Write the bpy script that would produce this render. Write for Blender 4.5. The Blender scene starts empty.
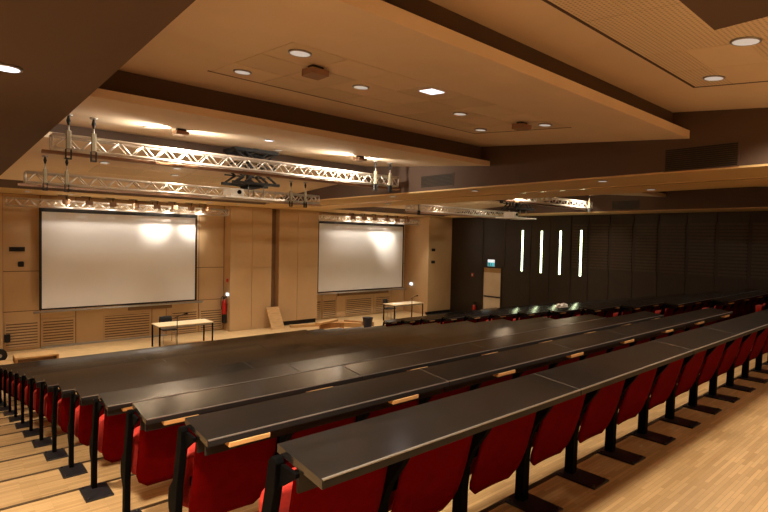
import bpy, bmesh, math, random
from mathutils import Vector, Matrix
random.seed(7)
sc = bpy.context.scene
col = sc.collection
PI = math.pi
CAMZ = 3.551

# ------------------------------------------------------------------ materials
def new_mat(name):
    m = bpy.data.materials.new(name); m.use_nodes = True
    nt = m.node_tree; nt.nodes.clear()
    out = nt.nodes.new('ShaderNodeOutputMaterial')
    b = nt.nodes.new('ShaderNodeBsdfPrincipled')
    nt.links.new(b.outputs[0], out.inputs[0])
    return m, nt, b

def noise_mat(name, c, rough=.6, var=.12, scale=6, metal=0, spec=.5, stretch=(1, 1, 1), bump=0):
    m, nt, b = new_mat(name)
    tc = nt.nodes.new('ShaderNodeTexCoord'); mp = nt.nodes.new('ShaderNodeMapping')
    mp.inputs['Scale'].default_value = stretch
    n = nt.nodes.new('ShaderNodeTexNoise'); n.inputs['Scale'].default_value = scale; n.inputs['Detail'].default_value = 4
    r = nt.nodes.new('ShaderNodeValToRGB')
    lo = [max(0, x * (1 - var)) for x in c]; hi = [min(1, x * (1 + var)) for x in c]
    r.color_ramp.elements[0].position = .3; r.color_ramp.elements[0].color = (*lo, 1)
    r.color_ramp.elements[1].position = .7; r.color_ramp.elements[1].color = (*hi, 1)
    L = nt.links.new
    L(tc.outputs['Object'], mp.inputs[0]); L(mp.outputs[0], n.inputs['Vector'])
    L(n.outputs['Fac'], r.inputs[0]); L(r.outputs[0], b.inputs['Base Color'])
    b.inputs['Roughness'].default_value = rough; b.inputs['Metallic'].default_value = metal
    b.inputs['Specular IOR Level'].default_value = spec
    if bump:
        bp = nt.nodes.new('ShaderNodeBump'); bp.inputs['Strength'].default_value = bump
        L(n.outputs['Fac'], bp.inputs['Height']); L(bp.outputs[0], b.inputs['Normal'])
    return m

def emit_mat(name, c, s, base=(.8, .8, .8)):
    m, nt, b = new_mat(name)
    b.inputs['Base Color'].default_value = (*base, 1)
    b.inputs['Emission Color'].default_value = (*c, 1)
    b.inputs['Emission Strength'].default_value = s
    return m

def parquet_mat(name, c1, c2, rough, bw, bh, rot=0.0):
    m, nt, b = new_mat(name); L = nt.links.new
    tc = nt.nodes.new('ShaderNodeTexCoord'); mp = nt.nodes.new('ShaderNodeMapping')
    mp.inputs['Rotation'].default_value = (0, 0, rot)
    br = nt.nodes.new('ShaderNodeTexBrick')
    br.inputs['Scale'].default_value = 1
    br.inputs['Brick Width'].default_value = bw; br.inputs['Row Height'].default_value = bh
    br.inputs['Mortar Size'].default_value = .0012; br.inputs['Bias'].default_value = 0
    br.offset = .37; br.inputs['Color1'].default_value = (*c1, 1); br.inputs['Color2'].default_value = (*c2, 1)
    br.inputs['Mortar'].default_value = tuple(x * .6 for x in c1) + (1,)
    n = nt.nodes.new('ShaderNodeTexNoise'); n.inputs['Scale'].default_value = 3; n.inputs['Detail'].default_value = 5
    mx = nt.nodes.new('ShaderNodeMixRGB'); mx.blend_type = 'MULTIPLY'; mx.inputs[0].default_value = .35
    L(tc.outputs['Object'], mp.inputs[0]); L(mp.outputs[0], br.inputs['Vector']); L(mp.outputs[0], n.inputs['Vector'])
    L(br.outputs['Color'], mx.inputs[1]); L(n.outputs['Fac'], mx.inputs[2]); L(mx.outputs[0], b.inputs['Base Color'])
    b.inputs['Roughness'].default_value = rough
    return m

def perforated_mat(name, c, pitch=.034, rough=.8):
    m, nt, b = new_mat(name); L = nt.links.new
    tc = nt.nodes.new('ShaderNodeTexCoord'); sp = nt.nodes.new('ShaderNodeSeparateXYZ')
    L(tc.outputs['Object'], sp.inputs[0])
    outs = []
    for ax in ('X', 'Y'):
        a = nt.nodes.new('ShaderNodeMath'); a.operation = 'MULTIPLY'; a.inputs[1].default_value = PI / pitch
        s = nt.nodes.new('ShaderNodeMath'); s.operation = 'SINE'
        p = nt.nodes.new('ShaderNodeMath'); p.operation = 'POWER'; p.inputs[1].default_value = 2
        L(sp.outputs[ax], a.inputs[0]); L(a.outputs[0], s.inputs[0]); L(s.outputs[0], p.inputs[0]); outs.append(p)
    t = nt.nodes.new('ShaderNodeMath'); t.operation = 'MULTIPLY'
    L(outs[0].outputs[0], t.inputs[0]); L(outs[1].outputs[0], t.inputs[1])
    r = nt.nodes.new('ShaderNodeValToRGB')
    r.color_ramp.elements[0].position = .35; r.color_ramp.elements[0].color = (*c, 1)
    r.color_ramp.elements[1].position = .6; r.color_ramp.elements[1].color = (*[x * .62 for x in c], 1)
    L(t.outputs[0], r.inputs[0]); L(r.outputs[0], b.inputs['Base Color'])
    b.inputs['Roughness'].default_value = rough
    return m

M = {}
M['floor'] = parquet_mat('pale_parquet', (.74, .51, .26), (.53, .34, .16), .38, .30, .024)
M['stage'] = parquet_mat('pale_stage_boards', (.80, .58, .31), (.72, .50, .25), .4, .9, .07)
M['nosing'] = noise_mat('dark_nosing', (.06, .032, .012), .6)
M['desk'] = noise_mat('black_brown_laminate', (.0125, .0125, .0135), .17, .2, 9, spec=.75, stretch=(.3, 4, 4))
M['deskedge'] = noise_mat('brown_edge', (.03, .018, .011), .5)
M['alu'] = noise_mat('aluminium_edge', (.32, .31, .30), .28, .05, 20, metal=.6)
M['black'] = noise_mat('black_steel', (.003, .003, .0035), .7, .2, 15, spec=.03)
M['blackmat'] = noise_mat('matt_black', (.008, .008, .009), .7, .2, 15)
M['plate'] = noise_mat('black_plate', (.014, .014, .018), .35, .3, 20)
M['red'] = noise_mat('dark_red_shell', (.115, .001, .001), .85, .12, 12, spec=.03)
M['redfab'] = noise_mat('bright_red_fabric', (.46, .020, .012), .85, .15, 60, bump=.1)
M['tab'] = noise_mat('pale_wood_tab', (.68, .40, .16), .5, .15, 12, stretch=(1, 8, 8))
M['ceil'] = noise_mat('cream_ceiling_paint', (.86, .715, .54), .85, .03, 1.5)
M['brown'] = noise_mat('brown_soffit', (.105, .066, .048), .85, .04, 1.5)  # darker brown for ceiling steps, soffit sides and the left soffit
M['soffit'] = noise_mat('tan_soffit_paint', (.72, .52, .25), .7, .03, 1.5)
M['perf'] = perforated_mat('perforated_board', (.84, .70, .52), .04)
M['perf2'] = perforated_mat('fine_perforated_board', (.83, .69, .51), .022)
M['wall'] = noise_mat('beige_wall_panel', (.60, .42, .235), .6, .05, 1.2)
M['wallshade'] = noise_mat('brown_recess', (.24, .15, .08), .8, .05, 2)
M['seam'] = noise_mat('seam', (.16, .10, .055), .8)
M['wood'] = noise_mat('dark_wenge_panel', (.026, .0165, .0105), .45, .35, 5, stretch=(14, 14, .8))
M['slat'] = noise_mat('wenge_slat', (.06, .04, .026), .4, .35, 5, stretch=(14, 14, .8))
M['screen'] = noise_mat('matt_white_screen', (.80, .82, .86), .9, .01, 2)
M['frame'] = noise_mat('black_border', (.012, .010, .010), .8)
M['white'] = noise_mat('white_paint', (.78, .76, .72), .5, .04, 8)
M['grey'] = noise_mat('grey_metal', (.42, .41, .40), .4, .1, 8, metal=.6)
M['truss'] = noise_mat('aluminium_tube', (.82, .78, .74), .38, .06, 15, metal=.75)
M['joint'] = noise_mat('joint_strip', (.085, .075, .066), .4, .1, 9)
M['batten'] = noise_mat('brown_batten', (.30, .17, .10), .5, .1, 5)
M['sleeve'] = noise_mat('olive_sleeve', (.30, .27, .19), .7, .1, 10)
M['ply'] = noise_mat('plywood', (.60, .38, .17), .55, .18, 4, stretch=(1, 6, 6))
M['plydark'] = noise_mat('raw_timber', (.42, .22, .08), .6, .2, 4, stretch=(1, 6, 6))
M['tabletop'] = noise_mat('birch_laminate', (.82, .68, .45), .35, .08, 4, stretch=(1, 7, 7))
M['extred'] = noise_mat('red_enamel', (.50, .015, .012), .35, .1, 6)
M['blue'] = noise_mat('dark_blue_plastic', (.012, .014, .055), .45, .15, 8)
M['door'] = noise_mat('cream_door', (.86, .77, .63), .5, .04, 4)
M['doorhead'] = noise_mat('door_head_wood', (.55, .36, .16), .5, .08, 4)
M['paper'] = noise_mat('white_paper', (.85, .84, .82), .8, .04, 12)
M['reflector'] = noise_mat('silver_reflector', (.85, .83, .80), .22, .03, 8, metal=1)
M['strip'] = emit_mat('lit_strip', (.86, 1.0, .58), 5.0)
M['lampon'] = emit_mat('lamp_lens_lit', (1, .86, .66), 14)
M['lampcool'] = emit_mat('cool_lamp_lit', (.86, .90, 1.0), 2.2)
M['bowlglow'] = emit_mat('reflector_glow', (1, .90, .78), .42, (.5, .5, .5))  # weak emission imitates reflected light in unlit bowls; lit ones share it
M['track'] = noise_mat('glossy_track', (.74, .54, .30), .18, .02, 3)
M['bluelamp'] = emit_mat('blue_white_lamp', (.62, .78, 1.0), 2.4)
M['signwhite'] = emit_mat('sign_white', (.9, .97, 1.0), .9)
M['signgreen'] = emit_mat('sign_teal', (.10, .52, .58), .8, (.1, .4, .4))
M['signdark'] = emit_mat('sign_figure', (.02, .22, .26), .5, (.05, .2, .2))
M['glass'] = None
m, nt, b = new_mat('clear_acrylic'); b.inputs['Base Color'].default_value = (.95, .95, .97, 1)
b.inputs['Roughness'].default_value = .05; b.inputs['Transmission Weight'].default_value = .85; M['glass'] = m

# ------------------------------------------------------------------ mesh builder
class MB:
    def __init__(s): s.bm = bmesh.new()
    def quad(s, pts):
        return s.bm.faces.new([s.bm.verts.new(p) for p in pts])
    def box(s, x0, x1, y0, y1, z0, z1, bev=0, seg=2):
        v = [s.bm.verts.new(p) for p in [(x0,y0,z0),(x1,y0,z0),(x1,y1,z0),(x0,y1,z0),(x0,y0,z1),(x1,y0,z1),(x1,y1,z1),(x0,y1,z1)]]
        f = [s.bm.faces.new([v[i] for i in q]) for q in [(0,3,2,1),(4,5,6,7),(0,1,5,4),(1,2,6,5),(2,3,7,6),(3,0,4,7)]]
        if bev:
            es = list({e for q in f for e in q.edges})
            bmesh.ops.bevel(s.bm, geom=es, offset=bev, segments=seg, affect='EDGES', profile=.5)
        return s
    def hexa(s, p):   # eight points, bottom four then top four
        v = [s.bm.verts.new(q) for q in p]
        for q in [(0,3,2,1),(4,5,6,7),(0,1,5,4),(1,2,6,5),(2,3,7,6),(3,0,4,7)]: s.bm.faces.new([v[i] for i in q])
        return s
    def prism(s, prof, a0, a1, ax='x', bev=0):   # profile in the other two axes
        def P(a, q):
            return {'x': (a, q[0], q[1]), 'y': (q[0], a, q[1]), 'z': (q[0], q[1], a)}[ax]
        A = [s.bm.verts.new(P(a0, q)) for q in prof]; B = [s.bm.verts.new(P(a1, q)) for q in prof]
        n = len(prof); fs = []
        fs.append(s.bm.faces.new(A)); fs.append(s.bm.faces.new(B[::-1]))
        for i in range(n): fs.append(s.bm.faces.new([A[i], B[i], B[(i+1)%n], A[(i+1)%n]]))
        bmesh.ops.recalc_face_normals(s.bm, faces=fs)
        if bev:
            es = list({e for q in fs for e in q.edges})
            bmesh.ops.bevel(s.bm, geom=es, offset=bev, segments=2, affect='EDGES', profile=.5)
        return s
    def tube(s, p0, p1, r, seg=8, r1=None):
        p0, p1 = Vector(p0), Vector(p1); d = (p1 - p0)
        if d.length < 1e-6: return s
        q = d.to_track_quat('Z', 'Y'); r1 = r if r1 is None else r1
        A = [s.bm.verts.new(p0 + q @ Vector((r*math.cos(2*PI*i/seg), r*math.sin(2*PI*i/seg), 0))) for i in range(seg)]
        B = [s.bm.verts.new(p1 + q @ Vector((r1*math.cos(2*PI*i/seg), r1*math.sin(2*PI*i/seg), 0))) for i in range(seg)]
        s.bm.faces.new(A[::-1]); s.bm.faces.new(B)
        for i in range(seg): s.bm.faces.new([A[i], A[(i+1)%seg], B[(i+1)%seg], B[i]]).smooth = True
        return s
    def ring(s, x0, x1, z0, z1, w, y0, y1):
        L = []
        for y in (y0, y1):
            for (a, b, c, d) in ((x0, x1, z0, z1), (x0+w, x1-w, z0+w, z1-w)):
                L.append([s.bm.verts.new(p) for p in ((a, y, c), (b, y, c), (b, y, d), (a, y, d))])
        for i in range(4):
            j = (i+1) % 4
            for A, B in ((L[0], L[1]), (L[3], L[2]), (L[2], L[0]), (L[1], L[3])): s.bm.faces.new([A[i], A[j], B[j], B[i]])
        return s
    def path(s, pts, r, seg=8):
        for a, b in zip(pts, pts[1:]): s.tube(a, b, r, seg)
        return s
    def lathe(s, prof, c=(0,0,0), seg=24, axis=None):   # prof: (radius, height)
        q = Vector(axis).to_track_quat('Z', 'Y') if axis else None
        c = Vector(c); rings = []
        for r, h in prof:
            ring = []
            for i in range(seg):
                p = Vector((r*math.cos(2*PI*i/seg), r*math.sin(2*PI*i/seg), h))
                ring.append(s.bm.verts.new(c + (q @ p if q else p)))
            rings.append(ring)
        for a, b in zip(rings, rings[1:]):
            for i in range(seg): s.bm.faces.new([a[i], a[(i+1)%seg], b[(i+1)%seg], b[i]]).smooth = True
        s.bm.faces.new(rings[0][::-1]); s.bm.faces.new(rings[-1])
        return s
    def build(s, name, mat, parent=None, kind=None, loc=None):
        me = bpy.data.meshes.new(name); bmesh.ops.recalc_face_normals(s.bm, faces=s.bm.faces[:])
        s.bm.to_mesh(me); s.bm.free()
        for mm in (mat if isinstance(mat, (list, tuple)) else [mat]): me.materials.append(M[mm])
        o = bpy.data.objects.new(name, me); col.objects.link(o)
        if parent: o.parent = parent
        if kind: o['kind'] = kind
        if loc: o.location = loc
        return o

def tag(o, label, cat, group=None):
    o['label'] = label; o['category'] = cat
    if group: o['group'] = group
    return o
def thing(name, label, cat, loc=(0,0,0), rz=0, group=None):
    o = bpy.data.objects.new(name, None); col.objects.link(o)
    o.empty_display_size = .1; o.location = loc; o.rotation_euler = (0, 0, rz)
    return tag(o, label, cat, group)
def copy_tree(o, parent=None):
    c = o.copy(); col.objects.link(c)
    if parent is not None:
        c.parent = parent
    for ch in list(o.children): copy_tree(ch, c)
    return c
def dup(o, loc, label, group=None, rz=None):
    c = copy_tree(o); c.location = loc; c['label'] = label
    if group: c['group'] = group
    if rz is not None: c.rotation_euler = (0, 0, rz)
    return c
def S(name, mb, mat): return mb.build(name, mat, None, 'structure')

ORD = ['first','second','third','fourth','fifth','sixth','seventh','eighth','ninth','tenth','eleventh','twelfth','thirteenth','fourteenth','fifteenth']

# ------------------------------------------------------------------ levels
XL, XR = -.54, 19.1              # side walls
N = 14
def tipY(k): return 1.306 + .9*k
def tread(k): return .16*(13-k)
SOF = 4.661                      # soffit underside
YW = 18.56
# ------------------------------------------------------------------ floor : one terraced mesh
f = MB()
for k in range(N):
    y0 = -4.0 if k == 0 else tipY(k-1)+.40
    y1 = tipY(k)+.40 if k < 13 else tipY(12)+.40
    if k == 13: continue
    f.box(XL, XR, y0, y1, -.25, tread(k))
S('floor', f, 'floor')
f = MB(); f.box(XL, XR, tipY(12)+.40, 19.2, -.25, 0); S('floor', f, 'stage')
for k in range(13):
    t = MB(); t.box(XL+.01, XR-.01, tipY(k)+.375, tipY(k)+.405, tread(k)-.035, tread(k)+.004)
    S('trim_%d' % (k+1), t, 'nosing')

# ------------------------------------------------------------------ side walls
w = MB(); w.box(XL-.2, XL, -4, 19.2, -.25, 6.0); S('wall_left', w, 'wall')
w = MB(); w.box(XL-.2, XR+.2, -4.2, -4.0, -.25, 6.0); S('wall_back', w, 'wall')
w = MB(); w.box(XR, XR+.2, -4, 13.93, -.25, 6.0); w.box(XR, XR+.2, 14.98, 19.2, -.25, 6.0); w.box(XR, XR+.2, 13.93, 14.98, 2.34, 6.0)
w.box(XR+.15, XR+.2, 13.93, 14.98, -.25, 2.34)
S('wall_right', w, 'wood')
# the wenge panels on the right wall : joints, and grooved acoustic boards
t = MB(); g = MB()
joints = [16.9, 15.0, 13.75, 12.45, 11.55, 10.6, 9.86, 9.04, 8.16, 7.30, 6.40, 5.52, 4.62, 3.4, 2.2, 1.0]
for a, b in zip(joints, joints[1:]):
    if a == 15.0: t.box(XR-.03, XR, b+.015, a-.015, 2.42, SOF-.03); continue
    grooved = b < 9.9
    x0 = XR-.03
    if not grooved: t.box(x0, XR, b+.012, a-.012, .0, SOF-.03)
    else:
        t.box(x0, XR, b+.02, a-.02, .0, 2.55); t.box(x0, XR, b+.02, a-.02, 4.30, SOF-.03)
        z = 2.58
        while z < 4.28:
            g.box(x0-.01, XR, b+.06, a-.06, z, z+.06); z += .11
S('trim_20', t, 'wood'); S('trim_21', g, 'slat')

# ------------------------------------------------------------------ front wall
w = MB(); w.box(XL, XR+.2, YW+.02, YW+.25, -.25, 6.0); S('wall_front', w, 'seam')
def panels(mb, xs, zs, yf, th, gap=.012):
    for a, b in zip(xs, xs[1:]):
        for c, d in zip(zs, zs[1:]): mb.box(a+gap, b-gap, yf, yf+th, c+gap, d-gap)
t = MB()
panels(t, [1.37, 2.29, 3.23, 5.52, 6.0, 7.14, 8.09], [0.0, 1.17, 2.365, SOF], YW, .03)
panels(t, [11.95, 12.56, 13.32, 15.5, 16.6, 17.46], [0.0, 1.17, 2.365, SOF], YW, .03)
S('trim_22', t, 'wall')
t = MB()   # projecting centre bays and the pillars
panels(t, [8.09, 8.96, 9.79], [0.0, 2.36, SOF], 18.0, .03, .008); t.box(8.10, 9.78, 18.03, YW, 0, SOF-.01)
panels(t, [10.11, 10.96, 11.95], [.17, 2.36, SOF], 18.0, .03, .008); t.box(10.12, 11.94, 18.03, YW, .17, SOF-.01)
panels(t, [17.46, XR], [.13, 2.375, SOF], 16.95, .03, .008); t.box(17.465, XR, 16.98, 17.1, .13, SOF-.01); t.box(17.465, XR, 17.1, YW, 0, SOF-.01)
panels(t, [XL, 1.37], [0, 2.365, SOF], 18.42, .03, .008); t.box(XL, 1.365, 18.45, YW, 0, SOF-.01)
S('trim_23', t, 'wall')
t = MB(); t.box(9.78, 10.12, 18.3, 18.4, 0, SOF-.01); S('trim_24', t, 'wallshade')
t = MB(); t.box(10.14, 11.90, 18.04, 18.4, 0, .17); t.box(17.5, XR-.02, 17.0, 17.1, 0, .13); S('baseboard_front', t, 'frame')
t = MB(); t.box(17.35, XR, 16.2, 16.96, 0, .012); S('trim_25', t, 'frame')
t = MB(); t.box(2.30, 6.0, 18.46, 18.56, 0, .05); S('trim_26', t, 'grey')

# ------------------------------------------------------------------ ceilings (sawtooth, each section rises towards the stage)
BX0, BX1 = 8.55, 11.35           # soffit between the two halves
def slab(mb, x0, x1, y0, z0, y1, z1, th):
    mb.hexa([(x0,y0,z0),(x1,y0,z0),(x1,y1,z1),(x0,y1,z1),(x0,y0,z0+th),(x1,y0,z0+th),(x1,y1,z1+th),(x0,y1,z1+th)])
RX1 = 17.70
def zA(y): return 5.594 + .115*(y-3.139)
def zB(y): return 5.162 + .0905*(y-2.893)
def zC(y): return 5.097 + .0905*(y-6.606)
def zD(y): return 5.175 - .066*(y-10.5)
for (x0, x1) in ((.92, BX0), (BX1, RX1)):
    c = MB(); slab(c, x0, x1, -4.0, zA(-4), 3.16, zA(3.16), .1); S('ceiling', c, 'ceil')
    c = MB(); slab(c, x0, x1, 2.893, zB(2.893), 6.87, zB(6.87), .12); S('ceiling', c, 'ceil')
    c = MB(); slab(c, x0, x1, 6.606, zC(6.606), 10.75, zC(10.75), .10); S('ceiling', c, 'ceil')
    c = MB(); slab(c, x0, x1, 10.5, zD(10.5), 15.75, zD(15.75), .1); S('ceiling', c, 'ceil')
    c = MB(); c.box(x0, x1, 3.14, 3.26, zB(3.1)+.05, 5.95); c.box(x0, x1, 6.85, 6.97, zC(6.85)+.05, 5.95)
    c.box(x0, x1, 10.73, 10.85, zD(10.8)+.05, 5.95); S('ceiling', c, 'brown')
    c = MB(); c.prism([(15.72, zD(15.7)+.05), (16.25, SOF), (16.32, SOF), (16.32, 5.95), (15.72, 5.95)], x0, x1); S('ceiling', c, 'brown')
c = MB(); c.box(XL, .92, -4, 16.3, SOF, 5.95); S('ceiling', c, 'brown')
c = MB(); c.box(XL, XR, 16.3, YW+.2, SOF, 5.95); S('ceiling', c, 'soffit')
c = MB(); c.box(BX0, BX1, -4, 16.3, SOF, SOF+.03); S('ceiling', c, 'soffit')
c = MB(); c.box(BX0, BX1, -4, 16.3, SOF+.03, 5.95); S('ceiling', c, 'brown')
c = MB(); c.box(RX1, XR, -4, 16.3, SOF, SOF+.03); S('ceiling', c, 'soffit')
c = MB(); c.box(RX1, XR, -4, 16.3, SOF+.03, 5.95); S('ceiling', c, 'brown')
c = MB(); c.box(XL-.2, XR+.2, -4.2, YW+.2, 5.95, 6.1); S('ceiling', c, 'brown')
c = MB(); c.box(9.86, 9.97, -4, 18.3, SOF-.012, SOF); S('trim_30', c, 'track')
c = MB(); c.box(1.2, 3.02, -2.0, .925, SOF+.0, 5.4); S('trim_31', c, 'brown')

# acoustic boards let into the ceilings
def board(xs, ys, zf, mats, name, gap=.006):
    for i, (a, b) in enumerate(zip(xs, xs[1:])):
        for j, (p, q) in enumerate(zip(ys, ys[1:])):
            mm = mats(i, j)
            if mm is None: continue
            mb = MB(); slab(mb, a+gap, b-gap, p+gap, zf(p+gap)-.012, q-gap, zf(q-gap)-.012, .012)
            groups.setdefault(mm, []).append(mb)
trimno = [40]
def board_set(xs, ys, zf, mats, edge):
    global groups
    groups = {}
    bms = {}
    for i, (a, b) in enumerate(zip(xs, xs[1:])):
        for j, (p, q) in enumerate(zip(ys, ys[1:])):
            mm = mats(i, j)
            mb = bms.setdefault(mm, MB()); g = .006
            slab(mb, a+g, b-g, p+g, zf(p+g)-.005, q-g, zf(q-g)-.005, .004)
    for mm, mb in bms.items():
        S('trim_%d' % trimno[0], mb, mm); trimno[0] += 1
    e = MB(); x0, x1, y0, y1 = xs[0], xs[-1], ys[0], ys[-1]; d = .03
    for (a, b, p, q) in ((x0-d, x1+d, y1, y1+d), (x1, x1+d, y0, y1)):
        slab(e, a, b, p, zf(p)-.007, q, zf(q)-.007, .006)
    S('trim_%d' % trimno[0], e, edge); trimno[0] += 1
for dx in (0, 9.9):
    pB = lambda i, j: 'perf2' if (i*3+j*5) % 4 in (0, 1) else 'ceil'
    xs = [2.34+dx, 2.95+dx, 3.52+dx, 4.10+dx, 4.68+dx, 5.26+dx, 5.85+dx, 6.44+dx, 7.03+dx]
    if dx: xs = [x for x in xs if x < RX1-.3]
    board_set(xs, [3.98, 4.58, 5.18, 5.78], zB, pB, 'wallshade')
    xs = [3.1+dx, 4.3+dx, 5.5+dx, 6.25+dx, 7.02+dx]
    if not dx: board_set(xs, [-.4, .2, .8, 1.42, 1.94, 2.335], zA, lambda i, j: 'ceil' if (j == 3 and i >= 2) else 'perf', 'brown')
    board_set([2.6+dx, 3.6+dx, 4.6+dx, 5.6+dx, 6.6+dx], [11.6, 12.6, 13.6], zD, lambda i, j: 'perf2' if (i+j) % 2 else 'ceil', 'ceil')

# ------------------------------------------------------------------ lecture desks
PANELS_L = [0, 3, 6, 8, 11, 14]
def desk_row(x0, pitch, n, panel_ix, nposts, label, group, tabs, apron=True):
    k0 = thing('lecture_desk', label, 'desk', (0,0,0), 0, group)
    for a, b in zip(panel_ix, panel_ix[1:]):
        xa, xb = x0 + a*pitch + (.0015 if a else .018), x0 + b*pitch - .0015
        d = MB(); d.prism([(0, .686), (0, .714), (.006, .7155), (.2806, .741), (.2806, .712)], xa, xb)
        o = d.build('desktop', 'desk', k0)
        e = MB(); e.prism([(-.002, .7125), (-.002, .7162), (.007, .7175), (.008, .7163), (.0005, .7125)], xa+.004, xb)
        e.build('edge_strip', 'alu', o)
        e = MB(); e.box(xa+.003, xb, -.0015, 0, .6862, .7113); e.build('edge_band', 'blackmat', o)
        if a:
            e = MB(); e.prism([(.003, .712), (.003, .7162), (.279, .7416), (.279, .738)], xa-.005, xa+.002); e.build('joint_strip', 'joint', o)
        p = MB(); p.box(xa+.02, xb-.02, .168, .182, .60, .712)
        p.build('modesty_panel', 'blackmat', k0)
        if apron:
            p = MB(); p.box(xa+.01, xb-.01, .045, .058, .63, .70); p.build('apron', 'blackmat', k0)
    for i in range(nposts):
        x = x0 + i*pitch
        q = MB()
        end = i in (0, n)
        hw = .0175 if end else .028
        q.prism([(.305,.008),(.362,.008),(.358,.19),(.405,.26),(.412,.31),(.402,.36),(.345,.42),(.300,.60),(.282,.69),(.262,.712),(.240,.712),(.226,.695),(.236,.60),(.285,.40),(.302,.25)], x-hw, x+hw, 'x', .004)
        if end: q.prism([(.13,.676),(.245,.60),(.245,.69),(.13,.690)], x+.002 if i == 0 else x-hw, x+hw if i == 0 else x-.002, 'x')
        else: q.prism([(.11,.676),(.175,.56),(.245,.46),(.285,.36),(.35,.36),(.36,.50),(.34,.66),(.30,.70),(.11,.690)], x-hw*.7, x+hw*.7, 'x', .003)
        o = q.build('support_post', 'black', k0)
        bpm = MB(); bpm.box(x-.093, x+.093, .125, .385, 0, .012, .003, 1)
        for sx in (-.07, .07):
            for sy in (.15, .36): bpm.lathe([(.012, .012), (.012, .018), (.006, .02)], (x+sx, sy, 0), 8)
        bpm.build('base_plate', 'plate', o)
    for xt in tabs:
        t = MB(); t.box(xt-.105, xt+.105, -.004, .046, .660, .684, .003, 1); t.build('wooden_tab', 'tab', k0)
    return k0
def row_word(k): return 'rearmost' if k == 0 else ORD[k]
tabsL = [1.1 + 1.01*i for i in range(8)]
rear = desk_row(.877, .5388, 14, PANELS_L, 15, '', '', [], False)   # the rearmost desk has no apron and no tabs
full = desk_row(.877, .5388, 14, PANELS_L, 15, '', '', tabsL)
LX0, RX0, RP = .877, 11.55, .529
for k in range(N):
    o = rear if k == 0 else full if k == 1 else copy_tree(full)
    o.location = (0, tipY(k), tread(k))
    lab = 'long black lecture desk with red seats, ' + ('rearmost row and nearest of the left block' if k == 0 else '%s row from the back of the left block' % ORD[k] if k < 13 else 'front row of the left block beside the stage')
    tag(o, lab, 'desk', 'lecture desks of the left block')
fullR = desk_row(RX0, RP, 12, [0, 3, 6, 9, 12], 13, '', '', [RX0 + .26 + 1.03*i for i in range(6)])
for k in range(N):
    o = fullR if k == 0 else copy_tree(fullR)
    o.location = (0, tipY(k), tread(k))
    lab = 'black lecture desk across the centre aisle, ' + ('rearmost row of the right block' if k == 0 else '%s right-block row from the back' % ORD[k] if k < 13 else 'front row of the right block')
    tag(o, lab, 'desk', 'lecture desks of the right block')

# ------------------------------------------------------------------ tip-up seats
def rounded_slab(mb, hw, rows, th, bow=.02, nx=10):
    """curved shell: rows = (u, v, width factor); front face, back face thickness th along u"""
    F, B = [], []
    for (u, v, wf) in rows:
        fr, bk = [], []
        for i in range(nx+1):
            s = -1 + 2*i/nx
            x = s*hw*wf; bw = bow*(1-s*s)
            fr.append(mb.bm.verts.new((x, u + bw, v))); bk.append(mb.bm.verts.new((x, u + bw + th*(1-.35*abs(s)**4), v)))
        F.append(fr); B.append(bk)
    def grid(G, flip):
        for a, b in zip(G, G[1:]):
            for i in range(nx):
                q = [a[i], a[i+1], b[i+1], b[i]]
                fc = mb.bm.faces.new(q[::-1] if flip else q); fc.smooth = True
    grid(F, False); grid(B, True)
    for j in range(len(rows)-1):
        for i in (0, nx): mb.bm.faces.new([F[j][i], F[j+1][i], B[j+1][i], B[j][i]])
    for j in (0, len(rows)-1):
        for i in range(nx): mb.bm.faces.new([F[j][i], F[j][i+1], B[j][i+1], B[j][i]])
def make_seat():
    r = thing('auditorium_seat', '', 'seat')
    m = MB()
    rows = []
    for i in range(12):
        t = i/11; v = .165 + t*.50
        wf = 1.0 if v > .30 else .60 + .40*math.sqrt(max(0, 1-((.30-v)/.136)**2))
        rows.append((.335 - .135*t - .012*math.sin(t*PI), v, wf))
    rounded_slab(m, .222, rows, .018, .007)
    m.build('backrest', 'red', r)
    m = MB(); rows = []
    for i in range(12):
        t = i/11; v = .22 + t*.30
        e = min(1, .80 + .20*math.sqrt(max(0, 1-(2*t-1)**2))*1.3)
        rows.append((.388 - .03*t - .02*math.sin(t*PI)+.02, v, e))
    rounded_slab(m, .232, rows, .115, .012)
    m.build('seat_cushion', 'redfab', r)
    m = MB(); m.box(-.20, .20, .33, .36, .36, .41, .01); m.build('hinge_bar', 'black', r)
    return r
seat0 = make_seat(); used = [False]
def put_seat(x, k, label, group):
    o = copy_tree(seat0) if used[0] else seat0
    used[0] = True
    o.location = (x, tipY(k), tread(k)); tag(o, label, 'seat', group)
for k in range(N):
    n = 14 if k < 4 else 4
    rw = 'rearmost desk row' if k == 0 else '%s desk row from the back' % ORD[k] if k < 13 else 'front desk row'
    for i in range(n):
        put_seat(LX0 + (i+.5)*.5388, k, 'red tip-up seat, %s from the left aisle, %s' % (ORD[i], rw), 'tip-up seats of the left block')
for k in range(N):
    n = 12 if 1 <= k <= 5 else 5
    rw = 'rearmost row' if k == 0 else '%s row from the back' % ORD[k] if k < 13 else 'front row'
    for i in range(n):
        put_seat(RX0 + (i+.5)*RP, k, 'red tip-up seat of right block, %s from centre aisle, %s' % (ORD[i], rw), 'tip-up seats of the right block')

# crumpled paper on a far desk
p = MB()
bmesh.ops.create_icosphere(p.bm, subdivisions=3, radius=1)
for v in p.bm.verts:
    n_ = .75 + .5*random.random(); v.co = Vector((v.co.x*.24*n_, v.co.y*.12*n_, max(-.0, v.co.z*.10*n_) + .09*v.co.y*.12))
o = p.build('crumpled_paper', 'paper', None, None, (13.55, tipY(7)+.15, tread(7)+.7415)); tag(o, 'crumpled white sheet lying on a desk in front of the lit wall strips', 'paper')

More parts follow.
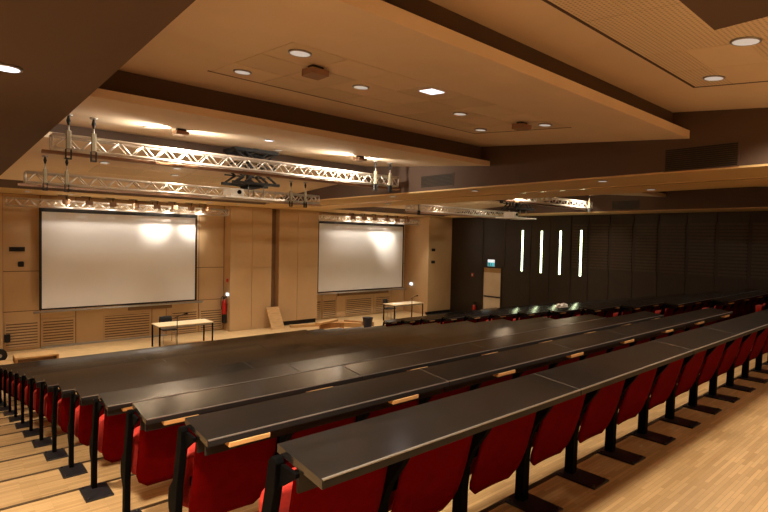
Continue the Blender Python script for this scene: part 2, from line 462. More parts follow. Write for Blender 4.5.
# ------------------------------------------------------------------ projection screens
def screen(x0, x1, z0, z1, y, label):
    r = thing('projection_screen', label, 'screen', ((x0+x1)/2, y, z0))
    hw, h = (x1-x0)/2, z1-z0; bd = .07
    m = MB(); m.box(-hw, hw, -.004, .004, 0, h); m.build('screen_surface', 'screen', r)
    m = MB(); m.box(-hw-bd, -hw, -.008, .006, -bd*.6, h+.16); m.box(hw, hw+bd, -.008, .006, -bd*.6, h+.16)
    m.box(-hw, hw, -.008, .006, -bd*.6, 0); m.box(-hw, hw, -.008, .006, h, h+.16); m.build('border', 'frame', r)
    m = MB(); m.tube((-hw-.22, -.005, -bd-.03), (hw+.30, -.005, -bd-.03), .03, 10); m.build('bottom_bar', 'grey', r)
    return r
screen(2.285, 6.86, 1.255, 4.155, 18.2, 'large white projection screen with black border behind the nearer table')
screen(12.11, 16.94, 1.25, 4.16, 18.2, 'large white projection screen with black border on the far right-hand stage wall')

# louvred grilles in the wall below the screens
def grille(x0, x1, z0, z1, label):
    r = thing('ventilation_grille', label, 'vent', ((x0+x1)/2, YW, z0), 0, 'louvred grilles under the screens')
    hw, h = (x1-x0)/2, z1-z0
    m = MB(); m.box(-hw, hw, -.010, -.004, 0, h); m.build('backing', 'seam', r)
    m = MB(); z = .03
    while z < h-.03:
        m.hexa([(-hw+.02,-.035,z),(hw-.02,-.035,z),(hw-.02,-.010,z),(-hw+.02,-.010,z),(-hw+.02,-.03,z+.048),(hw-.02,-.03,z+.048),(hw-.02,-.010,z+.048),(-hw+.02,-.010,z+.048)]); z += .085
    m.build('slats', 'wall', r)
    m = MB(); m.ring(-hw-.01, hw+.01, -.02, h+.02, .03, -.035, -.004); m.build('frame', 'wall', r)
grille(1.42, 2.24, .10, .85, 'louvred beige grille at the wall corner, under the dark boxes')
grille(2.34, 3.18, .10, .86, 'louvred beige grille under the bottom left corner of the larger screen')
grille(4.03, 5.45, .06, .85, 'wide louvred beige grille beside the chair of the nearer table')
grille(6.18, 7.08, .06, .82, 'louvred beige grille directly behind the nearer table')
grille(7.20, 8.02, .06, .82, 'louvred beige grille beside the fire extinguisher')
grille(12.10, 12.50, .06, .80, 'narrow louvred grille under the bottom left corner of the smaller screen')
grille(12.62, 13.28, .06, .80, 'louvred grille second from the centre wall, under the smaller screen')
grille(13.85, 15.35, .06, .82, 'wide louvred grille behind the blue bin')
grille(15.6, 16.5, .06, .78, 'louvred grille behind the farther table')

# dark shelf slots under the screens
for (x0, x1, lab) in ((4.75, 6.15, 'dark narrow cable box under the middle of the larger screen'), (13.35, 16.3, 'dark narrow cable box under the smaller screen')):
    m = MB(); m.box(x0, x1, 18.42, 18.53, .98, 1.10, .01); o = m.build('cable_box', 'wallshade', None); tag(o, lab, 'cable box')

# ------------------------------------------------------------------ lighting trusses
def tri_truss(x0, x1, z, y, side, label, group=None, batten=True, cell=.36):
    r = thing('lighting_truss', label, 'truss', ((x0+x1)/2, y, z), 0, group)
    L = (x1-x0)/2; h = side/2
    for (a, b) in ((-h,-h),(h,-h),(-h,h),(h,h)):
        m = MB(); m.tube((-L, a, b), (L, a, b), .025, 8); m.build('chord', 'truss', r)
    m = MB(); n = max(2, round(2*L/cell)); d = 2*L/n
    for i in range(n):
        xa, xb, xm = -L+i*d, -L+(i+1)*d, -L+(i+.5)*d
        for yy in (-h, h):
            m.tube((xa, yy, -h), (xm, yy, h), 0.0125, 6); m.tube((xm, yy, h), (xb, yy, -h), 0.0125, 6)
        for zz in (-h, h):
            m.tube((xa, -h, zz), (xm, h, zz), 0.0125, 6); m.tube((xm, h, zz), (xb, -h, zz), 0.0125, 6)
    for xe in (-L, L):
        m.path([(xe,-h,-h),(xe,h,-h),(xe,h,h),(xe,-h,h),(xe,-h,-h)], .016, 6)
    m.build('bracing', 'truss', r)
    if batten:
        m = MB(); m.box(-L-.12, L+.10, -.05, .05, -h-.075, -h-.03); m.build('batten', 'batten', r)
    return r
G = 'lighting trusses'
tri_truss(1.25, 8.10, 4.885, 9.0, .20, 'aluminium lighting truss hung nearest the seats in the left half', G)
tri_truss(1.27, 8.10, 4.62, 12.3, .20, 'aluminium lighting truss second from the seats, behind the projector lift', G)
tri_truss(1.38, 7.75, 4.37, 17.55, .20, 'aluminium truss with lamps above the larger screen', G, False)
tri_truss(11.65, 17.35, 4.885, 9.0, .20, 'aluminium lighting truss in the right half, nearest the seats', G)
tri_truss(11.65, 17.35, 4.62, 12.3, .20, 'aluminium lighting truss in the right half, behind the right projector lift', G)
tri_truss(11.75, 17.3, 4.37, 17.55, .20, 'aluminium truss with lamps above the smaller screen', G, False)

def hoist(x, y, zt, zb, label):
    r = thing('chain_hoist', label, 'chain hoist', (x, y, zb), 0, 'hoists holding the trusses')
    h = zt-zb
    m = MB(); m.lathe([(.055, 0), (.055, .02), (.02, .03)], (0, 0, h-.03), 12); m.build('ceiling_plate', 'grey', r)
    m = MB(); m.tube((0,0,h-.02), (0,0,h-.10), .012, 10, .03); m.tube((0,0,h-.10), (0,0,h-.17), .03, 10, .012); m.build('hook_block', 'blackmat', r)
    m = MB(); m.tube((0,0,h-.16), (0,0,.2), .012, 6); m.build('chain', 'grey', r)
    m = MB(); m.box(-.033, .033, -.025, .025, -.02, .26, .01); m.build('sleeve', 'sleeve', r)
    m = MB(); m.box(-.04, .04, -.03, .03, -.17, -.15); m.box(-.04,-.028,-.03,.03,-.15,-.02); m.box(.028,.04,-.03,.03,-.15,-.02); m.build('clamp', 'blackmat', r)
for x, y, zf, zt, lab in (
    (1.44, 8.83, zC, 4.78, 'chain hoist at the near truss, first from the left'), (1.77, 8.83, zC, 4.78, 'chain hoist at the near truss, second from the left'),
    (7.35, 8.83, zC, 4.78, 'chain hoist near the right end of the near truss'), (7.78, 8.83, zC, 4.78, 'chain hoist at the very right end of the near truss'),
    (1.58, 12.13, zD, 4.52, 'chain hoist at the second truss, first from the left'), (1.95, 12.13, zD, 4.52, 'chain hoist at the second truss, second from the left'),
    (7.15, 12.13, zD, 4.52, 'chain hoist near the right end of the second truss'), (7.6, 12.13, zD, 4.52, 'chain hoist at the very right end of the second truss'),
    (12.0, 8.83, zC, 4.78, 'chain hoist at the left end of the right-hand near truss'), (17.0, 8.83, zC, 4.78, 'chain hoist at the right end of the right-hand near truss'),
    (12.0, 12.13, zD, 4.52, 'chain hoist at the left end of the right-hand second truss'), (17.0, 12.13, zD, 4.52, 'chain hoist at the right end of the right-hand second truss')):
    hoist(x, y, zf(y), zt+.02, lab)

# stage lamps over the screens
def stage_lamp(x, y, z, label, group):
    r = thing('stage_lamp', label, 'lamp', (x, y, z), 0, group)
    m = MB(); m.box(-.085, .085, -.10, .04, -.07, .07, .012); m.build('housing', 'batten', r)
    m = MB(); m.tube((-.0, -.03, .07), (0, -.03, .17), .012, 6); m.box(-.20, .05, -.04, -.02, .165, .185); m.build('bracket', 'blackmat', r)
    m = MB(); m.box(-.07, .07, .041, .046, -.055, .055); m.build('lens', 'lampon', r)
xsl = [2.72, 3.30, 3.93, 4.57, 5.20, 5.74, 6.28, 6.74]
for i, x in enumerate(xsl): stage_lamp(x, 17.05, 4.42, 'small brown stage lamp over the larger screen, %s from the left' % ORD[i], 'lamps over the larger screen')
xsr = [13.0, 13.6, 14.2, 14.9, 15.5, 16.1]
for i, x in enumerate(xsr): stage_lamp(x, 17.05, 4.42, 'small brown stage lamp over the smaller screen, %s from the centre wall' % ORD[i], 'lamps over the smaller screen')

# ------------------------------------------------------------------ projector lifts
def lift(x, y, ztop, label, plabel):
    r = thing('projector_lift', label, 'projector lift', (x, y, 0))
    zt = ztop
    zb = 4.70; W, D = .50, .30
    m = MB(); m.box(-W, W, -D, -D+.06, zt-.10, zt-.04); m.box(-W, W, D-.06, D, zt-.10, zt-.04); m.box(-W, -W+.06, -D+.06, D-.06, zt-.10, zt-.04); m.box(W-.06, W, -D+.06, D-.06, zt-.10, zt-.04); m.box(-.05, .05, -D+.06, D-.06, zt-.10, zt-.02); m.box(-.12,.12,-.1,.1,zt-.02,zt); m.build('top_frame', 'blackmat', r)
    n = 4; hz = (zt-.10-zb)/n
    for yy in (-D+.04, D-.04):
        m = MB()
        for i in range(n):
            z0, z1 = zb+i*hz, zb+(i+1)*hz
            for sx in (-1, 1):
                xa, xb = sx*.46, sx*.24
                if i % 2: xa, xb = xb, xa
                m.tube((xa, yy, z0), (xb, yy, z1), .024, 6); m.tube((xa-sx*.2, yy, z0), (xb-sx*.2, yy, z1), .024, 6)
            m.tube((-.48, yy, z1), (-.1, yy, z1), .016, 6); m.tube((.1, yy, z1), (.48, yy, z1), .016, 6)
        m.build('scissor_arm', 'blackmat', r)
    m = MB(); m.box(-.09, .0, -.05, .05, zb, zt-.1); m.build('cable_column', 'blackmat', r)
    m = MB(); m.box(-W-.04, W+.04, -D, -D+.07, zb-.06, zb); m.box(-W-.04, W+.04, D-.07, D, zb-.06, zb); m.box(-.25, .2, -D+.07, D-.07, zb-.07, zb); m.box(-.15, .12, -.2, .2, zb-.12, zb-.07); m.build('bottom_frame', 'blackmat', r)
    zt2 = 4.36
    m = MB(); m.box(-.70, .68, -.30, .40, zt2-.02, zt2+.02); m.build('tray', 'white', r)
    for sx in (-.15, .20):
        m = MB(); m.tube((sx, -.2, zt2+.02), (sx, -.2, zb-.06), .012, 6); m.tube((sx, .25, zt2+.02), (sx, .25, zb-.06), .012, 6); m.build('hanger', 'grey', r)
    p = thing('projector', plabel, 'projector', (x-.38, y, zt2+.021))
    m = MB(); m.box(-.16, .14, -.20, .20, 0, .17, .03, 3); m.build('body', 'white', p)
    m = MB(); m.lathe([(.04, 0), (.045, .03), (.038, .04)], (.02, -.20, .09), 16, (0, -1, 0)); m.build('lens', 'black', p)
    m = MB(); m.box(.141, .146, -.15, .15, .03, .14); m.build('connector_panel', 'grey', p)
lift(5.10, 10.35, zC(10.35), 'black scissor projector lift hanging between the left trusses', 'white projector on the tray of the left scissor lift')
lift(15.0, 10.35, zC(10.35), 'black scissor projector lift hanging in the right half', 'white projector on the tray of the right scissor lift')

# ------------------------------------------------------------------ ceiling lamps and fittings
def downlight(x, y, zf, slope, label, kind='off', rad=.085, group='recessed ceiling lamps'):
    r = thing('downlight', label, 'ceiling lamp', (x, y, zf), 0, group); r.rotation_euler = (slope, 0, 0)
    if kind == 'square':
        m = MB(); m.box(-.11, .11, -.11, .11, -.012, .0); m.build('bezel', 'white', r)
        m = MB(); m.box(-.10, .10, -.10, .10, -.018, -.013); m.build('diffuser', 'lampcool', r)
    else:
        m = MB(); sg = 24
        m.lathe([(rad, 0), (rad, -.012), (rad-.014, -.014), (rad-.016, -.004)], (0,0,0), sg); m.build('bezel', 'grey', r)
        m = MB(); m.lathe([(rad-.017, -.0135), (rad*.55, -.006), (.01, -.0045)], (0,0,0), sg); m.build('reflector', {'off':'bowlglow','warm':'bowlglow','cool':'lampcool'}[kind], r)
    return r
sB, sA, sC = math.atan(.0905), math.atan(.115), math.atan(.0905)
dz = .001
for (x, y, kd, rad, lab) in (
    (2.55, 4.20, 'off', .11, 'round silver downlight left of the dark ceiling box in the large middle ceiling panel'),
    (2.56, 5.43, 'off', .10, 'round silver downlight at the far left corner of the middle ceiling panel'),
    (3.73, 4.78, 'off', .10, 'round silver downlight between the perforated tiles of the middle ceiling'),
    (4.29, 4.17, 'square', .1, 'square glowing bluish ceiling lamp in the middle ceiling'),
    (5.50, 4.79, 'off', .10, 'round silver downlight right of the square glowing lamp'),
    (6.72, 5.40, 'off', .10, 'round silver downlight at the far right corner of the middle ceiling panel'),
    (6.69, 4.19, 'off', .10, 'round silver downlight right of the dark box near the panel corner')):
    downlight(x, y, zB(y)-.006, sB, lab, kd, rad)
downlight(5.453, 1.418, zA(1.418)-.006, sA, 'big round silver downlight at the top right in the nearest ceiling', 'warm', .12)
downlight(6.642, 2.02, zA(2.02)-.006, sA, 'round silver downlight by the panel corner in the nearest ceiling', 'warm', .11)
for (x, y, kd, lab) in ((2.607, 8.98, 'warm', 'bright round downlight above the left end of the near truss'), (4.35, 8.15, 'cool', 'bluish white downlight above the scissor lift'),
                        (5.38, 9.69, 'warm', 'small downlight right of the scissor lift top'), (6.80, 8.2, 'off', 'small downlight right of the ceiling floodlight')):
    downlight(x, y, zC(y)-.001, sC, lab, kd, .09)
sD = -math.atan(.066)
for (x, y, kd, lab) in ((2.65, 12.2, 'off', 'downlight between the two left trusses, nearest the left edge'), (4.1, 12.0, 'warm', 'downlight between the two trusses left of the lift'), (4.35, 12.9, 'warm', 'bright downlight between the trusses, just above the rear one')):
    downlight(x, y, zD(y)-.006, sD, lab, kd, .10)
for (x, y, kd, lab) in ((8.85, 4.36, 'off', 'downlight in the soffit between the halves, under the right vent'), (10.75, 4.3, 'off', 'downlight on the far side of the soffit track'),
                        (8.85, 9.9, 'off', 'downlight in the central soffit near the trusses'), (10.6, 12.1, 'off', 'downlight in the central soffit close to the stage'),
                        (8.9, 7.27, 'off', 'downlight in the central soffit right of the left vent'),
                        (1.83, 17.2, 'warm', 'downlight over the stage edge at the far left'), (2.88, 17.3, 'warm', 'downlight over the stage, second from the left'),
                        (6.89, 16.98, 'warm', 'downlight over the stage by the truss end'), (7.9, 16.98, 'warm', 'downlight over the stage before the centre wall panels'),
                        (.348, 4.34, 'cool', 'bluish downlight in the dark soffit at the left edge')):
    downlight(x, y, SOF-.001, 0, lab, kd, .09)

def floodlight(x, y, zf, slope, label, lit=True):
    r = thing('ceiling_floodlight', label, 'floodlight', (x, y, zf), 0, 'surface floodlights'); r.rotation_euler = (slope, 0, 0)
    m = MB(); m.box(-.07, .07, -.05, .05, -.032, 0, .008); m.build('mount', 'blackmat', r)
    m = MB(); m.hexa([(-.10,-.10,-.09),(.10,-.10,-.09),(.10,.10,-.105),(-.10,.10,-.105),(-.10,-.10,-.035),(.10,-.10,-.035),(.10,.10,-.03),(-.10,.10,-.03)]); m.build('housing', 'batten', r)
    m = MB(); m.hexa([(-.09,.101,-.10),(.09,.101,-.10),(.09,.106,-.10),(-.09,.106,-.10),(-.09,.101,-.038),(.09,.101,-.038),(.09,.106,-.038),(-.09,.106,-.038)]); m.build('lens', 'lampon' if lit else 'reflector', r)
floodlight(2.92, 4.50, zB(4.5)-.0055, sB, 'dark floodlight box with its shadow on the middle ceiling, left one', False)
floodlight(6.42, 4.40, zB(4.4)-.0055, sB, 'dark floodlight box by the right corner of the middle ceiling panel', False)
floodlight(2.975, 8.55, zC(8.55), sC, 'floodlight box on the ceiling above the near truss, left one')
floodlight(6.60, 8.44, zC(8.44), sC, 'floodlight box on the ceiling above the right end of the near truss')
floodlight(12.9, 8.55, zC(8.55), sC, 'floodlight box on the right-hand ceiling by the central soffit')
floodlight(16.5, 8.44, zC(8.44), sC, 'floodlight box on the right-hand ceiling by the far wall')

# ventilation slots in the soffit faces
def wall_vent(x, y0, y1, z0, z1, label):
    r = thing('air_vent', label, 'vent', (x, (y0+y1)/2, z0), 0, 'vents in the ceiling steps')
    h = z1-z0; d = (y1-y0)/2
    m = MB(); m.box(-.006, -.001, -d, d, 0, h); m.build('backing', 'frame', r)
    m = MB()
    for (a, b, c, e) in ((-d-.02, d+.02, -.02, 0), (-d-.02, d+.02, h, h+.02), (-d-.02, -d, 0, h), (d, d+.02, 0, h)): m.box(-.012, -.001, a, b, c, e)
    m.build('frame', 'brown', r)
    m = MB(); z = .02
    while z < h-.02: m.box(-.010, -.006, -d, d, z, z+.008); z += .03
    m.build('slats', 'nosing', r)
wall_vent(BX0, 7.59, 8.58, 4.775, 5.03, 'dark air vent in the central ceiling step beside the near truss end')
wall_vent(BX0, 2.26, 3.22, 4.705, 5.025, 'large dark air vent in the central ceiling step at the right')
wall_vent(RX1, 7.42, 8.35, 4.745, 5.03, 'dark air vent in the far right ceiling step above the wall panels')

# ------------------------------------------------------------------ right wall fittings
for i, (y, z0, z1) in enumerate(((12.85, 2.29, 4.055), (11.92, 2.27, 4.03), (11.06, 2.26, 4.04), (10.17, 2.25, 4.06))):
    r = thing('wall_light', 'vertical glowing strip light on the dark wall, %s from the door' % ORD[i], 'wall lamp', (XR-.03, y, z0), 0, 'strip lights on the dark wall')
    m = MB(); m.box(-.02, 0, -.055, .055, -.02, z1-z0+.02); m.build('housing', 'frame', r)
    m = MB(); m.box(-.035, -.021, -.04, .04, 0, z1-z0, .006); m.build('diffuser', 'strip', r)
d = MB(); d.box(XR+.02, XR+.07, 13.96, 14.95, 0.0, 2.12); dd = d.build('door_1', 'door', None, 'structure')
m = MB(); m.box(XR-.03, XR+.02, 14.0, 14.90, .98, 1.04, .01); m.build('push_bar', 'blackmat', dd)
m = MB(); m.box(XR+.02, XR+.07, 13.96, 14.95, 2.125, 2.335); m.build('door_head', 'doorhead', dd)
m = MB(); m.box(XR-.035, XR+.1, 13.91, 13.96, 0, 2.37); m.box(XR-.035, XR+.1, 14.95, 15.0, 0, 2.37); m.box(XR-.035, XR+.1, 13.91, 15.0, 2.335, 2.39); m.build('door_frame', 'wood', dd)
r = thing('exit_sign', 'small glowing teal and white exit sign above the pale door', 'sign', (XR-.04, 14.50, 2.40))
m = MB(); m.box(0, .04, -.20, .20, 0, .32, .008); m.build('housing', 'white', r)
m = MB(); m.box(-.004, 0, -.19, .19, .19, .31); m.build('light_band', 'signwhite', r)
m = MB(); m.box(-.004, 0, -.19, .19, .01, .19); m.build('panel', 'signgreen', r)
m = MB(); m.lathe([(.016, 0), (.016, .003)], (-.004, -.02, .16), 10, (-1, 0, 0)); m.box(-.008, -.004, -.05, .0, .075, .14)
m.hexa([(-.008,-.07,.02),(-.008,-.045,.02),(-.004,-.045,.02),(-.004,-.07,.02),(-.008,-.04,.08),(-.008,-.015,.08),(-.004,-.015,.08),(-.004,-.04,.08)])
m.hexa([(-.008,.02,.02),(-.008,.045,.02),(-.004,.045,.02),(-.004,.02,.02),(-.008,-.03,.08),(-.008,-.005,.08),(-.004,-.005,.08),(-.004,-.03,.08)])
m.box(-.008, -.004, .06, .15, .02, .17); m.build('running_figure', 'signdark', r)
r = thing('alarm_button', 'small red alarm call point on the dark wall beside the door', 'alarm', (XR-.03, 15.55, 1.95))
m = MB(); m.box(-.05, 0, -.07, .07, -.09, .09, .012); m.build('case', 'extred', r)
m = MB(); m.box(-.054, -.051, -.04, .04, -.05, .05); m.build('glass_plate', 'white', r)

def extinguisher(x, y, z, label, cover):
    r = thing('fire_extinguisher', label, 'fire extinguisher', (x, y, z))
    m = MB(); m.lathe([(.02, 0), (.085, .01), (.088, .05), (.088, .42), (.075, .48), (.03, .53), (.022, .56)], (0,0,0), 20); m.build('cylinder', 'extred', r)
    m = MB(); m.tube((0,0,.55), (0,0,.62), .022, 10); m.box(-.02, .09, -.012, .012, .61, .635); m.box(-.02, .10, -.012, .012, .645, .66); m.build('valve', 'blackmat', r)
    m = MB(); m.path([(-.02,0,.60), (-.08,-.02,.68), (-.13,-.02,.60), (-.13,-.02,.40), (-.11,-.02,.2)], .013, 8); m.build('hose', 'blackmat', r)
    if cover:
        m = MB(); m.box(.06, cover, -.05, .05, .1, .40); m.build('wall_bracket', 'blackmat', r)
extinguisher(18.97, 15.35, 0.0, 'red fire extinguisher hanging on the dark wall left of the door', .10)
extinguisher(7.99, 18.27, .62, 'red fire extinguisher with black hose hanging on the stage wall corner', .106)
b_ = MB(); b_.box(7.95, 8.08, 18.2, 18.4, .28, .61, .03); o = b_.build('black_bag', 'blackmat', None); tag(o, 'black case hanging just under the stage wall extinguisher', 'bag')

def small(name, label, cat, x0, x1, y0, y1, z0, z1, mat, bev=.006):
    m = MB(); m.box(x0, x1, y0, y1, z0, z1, bev); o = m.build(name, mat, None); return tag(o, label, cat)
small('alarm_button', 'tiny red call point on the wall return above the stage extinguisher', 'alarm', 8.05, 8.099, 18.15, 18.25, 1.83, 1.95, 'extred')
small('emergency_light', 'small blue-white lit lamp above the stage fire extinguisher', 'lamp', 8.04, 8.099, 18.1, 18.24, 1.32, 1.42, 'bluelamp')
small('emergency_light', 'small blue-white lit lamp at the lower right of the smaller screen', 'lamp', 17.40, 17.462, 17.98, 18.12, 1.33, 1.44, 'bluelamp')
small('wall_speaker', 'wide dark speaker box high on the far left wall strip', 'speaker', 1.52, 1.90, 18.47, 18.555, 2.96, 3.09, 'frame')
small('wall_sensor', 'round dark sensor under the wide speaker box', 'sensor', 1.73, 1.88, 18.48, 18.555, 2.50, 2.66, 'frame', .03)
small('wall_socket_box', 'black socket box low on the far left grille', 'socket box', 1.40, 1.54, 18.44, 18.52, .30, .52, 'frame')
small('wall_speaker', 'upper small dark box on the right-hand stage pillar', 'speaker', 17.66, 17.84, 16.86, 16.945, 3.02, 3.15, 'frame')
small('wall_speaker', 'lower small dark box on the right-hand stage pillar', 'speaker', 17.66, 17.84, 16.86, 16.945, 2.44, 2.57, 'frame')

# ------------------------------------------------------------------ stage furniture
def table(x0, x1, y0, y1, label):
    r = thing('table', label, 'table', ((x0+x1)/2, (y0+y1)/2, 0), 0, 'stage tables')
    a, b = (x1-x0)/2, (y1-y0)/2
    m = MB(); m.box(-a-.03, a+.03, -b-.03, b+.03, .715, .742, .006); m.build('tabletop', 'tabletop', r)
    m = MB(); m.box(-a+.02, a-.02, -b+.01, -b+.035, .66, .714); m.box(-a+.02, a-.02, b-.035, b-.01, .66, .714)
    m.box(-a+.01, -a+.035, -b+.02, b-.02, .66, .714); m.box(a-.035, a-.01, -b+.02, b-.02, .66, .714); m.build('under_frame', 'grey', r)
    for sx in (-1, 1):
        for sy in (-1, 1):
            m = MB(); m.tube((sx*a, sy*b, 0), (sx*a, sy*b, .714), .026, 12); o = m.build('leg', 'black', r)
    return r
table(5.05, 6.70, 16.20, 16.92, 'birch-topped table with black legs, nearer one in front of the larger screen')
table(14.62, 16.32, 16.12, 16.81, 'birch-topped table with black legs, farther one near the blue bin')
def chair(x, y, rz, label):
    r = thing('chair', label, 'chair', (x, y, 0), rz, 'stage chairs')
    m = MB(); m.box(-.22, .22, -.22, .20, .44, .48, .015); m.build('seat', 'blackmat', r)
    m = MB(); rounded_slab(m, .21, [(.20, .58, .9), (.21, .66, 1), (.225, .76, 1), (.24, .85, .9)], .025, .03); m.build('backrest', 'blackmat', r)
    for sx in (-1, 1):
        m = MB(); m.tube((sx*.20, -.19, 0), (sx*.20, -.17, .44), .012, 8); m.build('leg', 'grey', r)
        m = MB(); m.path([(sx*.20, .24, 0), (sx*.20, .17, .44), (sx*.20, .215, .62)], .012, 8); m.build('leg', 'grey', r)
chair(5.62, 17.22, 0, 'black chair with metal legs behind the nearer stage table')
chair(15.2, 17.08, .35, 'black chair with metal legs behind the farther stage table')
def mic_stand(x, y, label, bx):
    r = thing('microphone_stand', label, 'microphone stand', (x, y, 0), 0, 'microphone stands at the tables')
    m = MB()
    for a in range(3): m.tube((0,0,.09), (.26*math.cos(a*2.1+.3), .26*math.sin(a*2.1+.3), .012), .010, 6)
    m.build('base', 'blackmat', r)
    m = MB(); m.tube((0,0,.06), (0,0,1.02), .013, 8); m.build('pole', 'blackmat', r)
    m = MB(); m.tube((-.08,0,1.0), (bx,.0,1.09), .010, 8); m.build('boom', 'blackmat', r)
    m = MB(); m.tube((bx,0,1.09), (bx+.12,0,1.10), .016, 10, .026); m.build('microphone', 'black', r)
mic_stand(5.51, 16.03, 'thin black microphone stand in front of the nearer stage table', .20)
mic_stand(15.5, 15.97, 'thin black microphone stand in front of the farther stage table', .22)
small('papers', 'white papers lying on the farther table beside the chair', 'paper', 14.86, 15.30, 16.31, 16.61, .7425, .752, 'paper', 0)
small('equipment_case', 'dark case standing under the farther table behind the microphone stand', 'case', 15.55, 16.1, 16.98, 17.2, .36, .66, 'frame', .01) if False else None

r = thing('waste_bin', 'dark blue open waste bin standing on the stage floor', 'bin', (12.82, 15.7, 0))
m = MB()
prof = [(.155, 0), (.16, .01), (.20, .40), (.207, .40), (.207, .415), (.195, .415), (.15, .02)]
m.lathe(prof, (0,0,0), 4 if False else 20); m.build('bucket', 'blue', r)
m = MB(); m.lathe([(.212, .40), (.216, .41), (.212, .425), (.198, .425), (.198, .40)], (0,0,0), 20); m.build('rim', 'frame', r)

# leaning board, loose timber, low platform
m = MB(); m.hexa([(9.55, 17.45, 0),(10.10, 17.45, 0),(10.10, 17.48, 0),(9.55, 17.48, 0),(9.54, 17.93, .80),(10.09, 17.93, .80),(10.09, 17.96, .80),(9.54, 17.96, .80)])
o = m.build('plywood_board', 'ply', None); tag(o, 'upright plywood board leaning against the centre wall', 'board')
def plank(x, y, z, l, w_, h, rz, label, mat='ply', tilt=0):
    m = MB(); m.box(-l/2, l/2, -w_/2, w_/2, 0, h, .004); o = m.build('timber_plank', mat, None)
    o.location = (x, y, z); o.rotation_euler = (0, tilt, rz); tag(o, label, 'plank', 'loose timber by the centre wall')
plank(10.75, 15.8, 0, 1.7, .28, .12, .03, 'long flat wooden plank in front of the timber heap, near the leaning board')
plank(11.6, 16.45, 0, .95, .45, .26, -.55, 'thick timber block in the middle of the timber heap', 'plydark')
plank(11.33, 16.38, .262, 1.2, .26, .07, .35, 'wooden plank lying on top of the timber heap')
plank(12.3, 16.5, 0, 1.4, .16, .18, -.95, 'slanting wooden plank behind the heap under the narrow grille')
plank(13.0, 16.5, 0, 1.3, .10, .16, -1.05, 'single wooden plank lying nearest the blue bin', 'plydark')
plank(10.95, 17.35, 0, 1.2, .2, .10, -.25, 'wooden plank at the back of the heap by the black skirting')
r = thing('low_platform', 'low pale wooden platform lying before the wall at the left', 'platform', (1.99, 16.92, 0))
m = MB(); m.box(-.50, .50, -.32, .32, .13, .17, .004); m.build('deck', 'ply', r)
m = MB(); m.box(-.50, -.45, -.31, .31, 0, .13); m.build('bearer', 'plydark', r)
m = MB(); m.box(.44, .49, -.31, .31, 0, .13); m.build('bearer', 'plydark', r)
small('wooden_slab', 'flat pale wooden slab beside the low platform at the left edge', 'slab', 1.02, 1.44, 16.30, 17.0, 0, .08, 'ply', .004)
r = thing('cable_drum', 'dark round cable drum at the far left edge of the stage', 'cable drum', (1.20, 17.25, 0))
m = MB(); m.lathe([(.17, 0), (.17, .03), (.09, .03), (.09, .15), (.17, .15), (.17, .18)], (0, .09, .17), 20, (0, -1, 0)); m.build('reel', 'blackmat', r)
m = MB(); m.lathe([(.05, 0), (.05, .02)], (0, -.091, .17), 12, (0, -1, 0)); m.build('hub', 'grey', r)

# ------------------------------------------------------------------ light
def spot(name, loc, tgt, e, ang, blend, c, size=.08):
    l = bpy.data.lights.new(name, 'SPOT'); l.energy = e; l.spot_size = math.radians(ang); l.spot_blend = blend; l.color = c; l.shadow_soft_size = size
    o = bpy.data.objects.new(name, l); col.objects.link(o); o.location = loc
    o.rotation_euler = (Vector(tgt)-Vector(loc)).to_track_quat('-Z', 'Y').to_euler(); return o
WARM = (1, .81, .57); WHITE = (1, .86, .68)
for dx in (0, 9.9):
    for (x, y) in ((2.975, 8.70), (6.60, 8.60)):
        spot('floodlight_beam', (x+dx, y, zC(y)-.15), (x+dx, y+2.6, .9), 420, 150, 1, WARM, .12)
        if dx: continue
        spot('added_spill', (x+dx-.13, y-.1, zC(y)-.12), (x+dx-2, y+.5, zC(y)-.05), 150, 150, 1, WHITE, .06)  # extra unseen spots either side of each floodlight brighten the ceiling
        spot('added_spill', (x+dx+.13, y-.1, zC(y)-.12), (x+dx+2, y+.5, zC(y)-.05), 110, 150, 1, WHITE, .06)
for i, x in enumerate(xsl):
    hot = {5: (5.55, 3.85), 7: (6.75, 3.9)}.get(i)
    if hot: spot('stage_lamp_beam', (x, 17.10, 4.40), (hot[0], 18.2, hot[1]), 330, 56, 1, WHITE, .05)
    spot('stage_lamp_beam', (x, 17.10, 4.40), (x, 18.0, 4.0), 36, 85, .8, WHITE, .05)
for i, x in enumerate(xsr):
    if i in (3, 4): spot('stage_lamp_beam', (x, 17.10, 4.40), (x+.35, 18.2, 3.45 if i == 4 else 3.85), 360 if i == 4 else 170, 58, 1, WHITE, .05)
    spot('stage_lamp_beam', (x, 17.10, 4.40), (x, 18.0, 4.0), 50, 85, .8, WHITE, .05)
for (x, y, e) in ((5.453, 1.418, 115), (6.642, 2.02, 130), (2.6, 1.3, 140), (7.9, 1.6, 130), (4.1, 1.2, 130), (2.2, -1.4, 240), (5.0, -2.4, 330), (7.6, -2.0, 240), (3.2, -3.0, 300)):  # two at visible fittings, the rest are added fill without fittings
    spot('downlight_and_fill', (x, y, zA(y)-.08), (x, y, 0), e, 130, .8, WARM, .10)
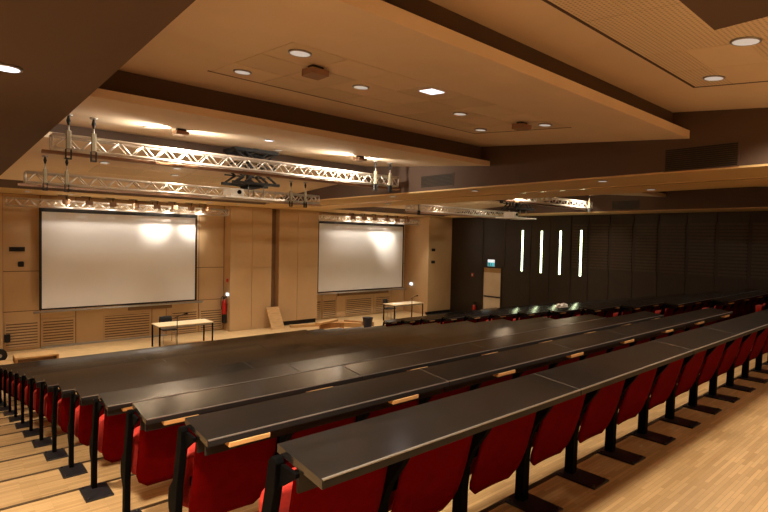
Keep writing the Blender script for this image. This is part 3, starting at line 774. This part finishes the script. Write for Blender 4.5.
for (y, e) in ((1.2, 420), (4.34, 440), (9.0, 150), (13.5, 110)):  # one at the visible soffit lamp, the rest unseen, added to light the aisle
    spot('downlight_and_fill', (.2, y, SOF-.06), (.2, y, 0), e, 130, .8, WARM, .10)
for x in (1.83, 2.88, 4.4, 5.8, 6.89, 7.9, 9.9, 12.0, 13.5, 15.0, 16.5):
    spot('downlight_and_fill', (x, 16.9 if x < 8 else 16.6, SOF-.06), (x, 16.1, 0), 260, 84, .9, WHITE, .10)
for (x, y, e) in ((4.1, 12.0, 100), (4.35, 12.9, 100), (13.0, 12.5, 80), (15.5, 12.5, 80)):
    spot('downlight_and_fill', (x, y, zD(y)-.08), (x, y, 0), e, 120, .8, WARM, .10)
for (x, y, e) in ((12.6, 4.8, 90), (15.6, 4.8, 60)):
    spot('downlight_and_fill', (x, y, zB(y)-.08), (x, y, 0), e, 130, .8, WARM, .10)

wd = bpy.data.worlds.new('world'); sc.world = wd; wd.use_nodes = True
wd.node_tree.nodes['Background'].inputs[0].default_value = (.5, .32, .18, 1); wd.node_tree.nodes['Background'].inputs[1].default_value = .05

# ------------------------------------------------------------------ camera
yaw, pitch, roll = [math.radians(a) for a in (40.9047, -1.8923, 1.2072)]
cy, sy, cp, sp, cr, sr = math.cos(yaw), math.sin(yaw), math.cos(pitch), math.sin(pitch), math.cos(roll), math.sin(roll)
fw = Vector((sy*cp, cy*cp, sp)); rt = Vector((cy, -sy, 0)); up = rt.cross(fw)
r2 = cr*rt + sr*up; u2 = -sr*rt + cr*up
cam = bpy.data.cameras.new('camera'); cam.sensor_width = 36; cam.lens = 512.52/768*36; cam.clip_start = .05; cam.clip_end = 200
co = bpy.data.objects.new('camera', cam); col.objects.link(co)
co.matrix_world = Matrix(((r2.x, u2.x, -fw.x, 0), (r2.y, u2.y, -fw.y, 0), (r2.z, u2.z, -fw.z, CAMZ), (0, 0, 0, 1)))
sc.camera = co
sc.view_settings.view_transform = 'Standard'; sc.view_settings.look = 'None'; sc.view_settings.gamma = 1
sc.view_settings.use_curve_mapping = False; sc.view_settings.exposure = 0
sc.cycles.max_bounces = 10; sc.cycles.diffuse_bounces = 8; sc.cycles.sample_clamp_indirect = 6
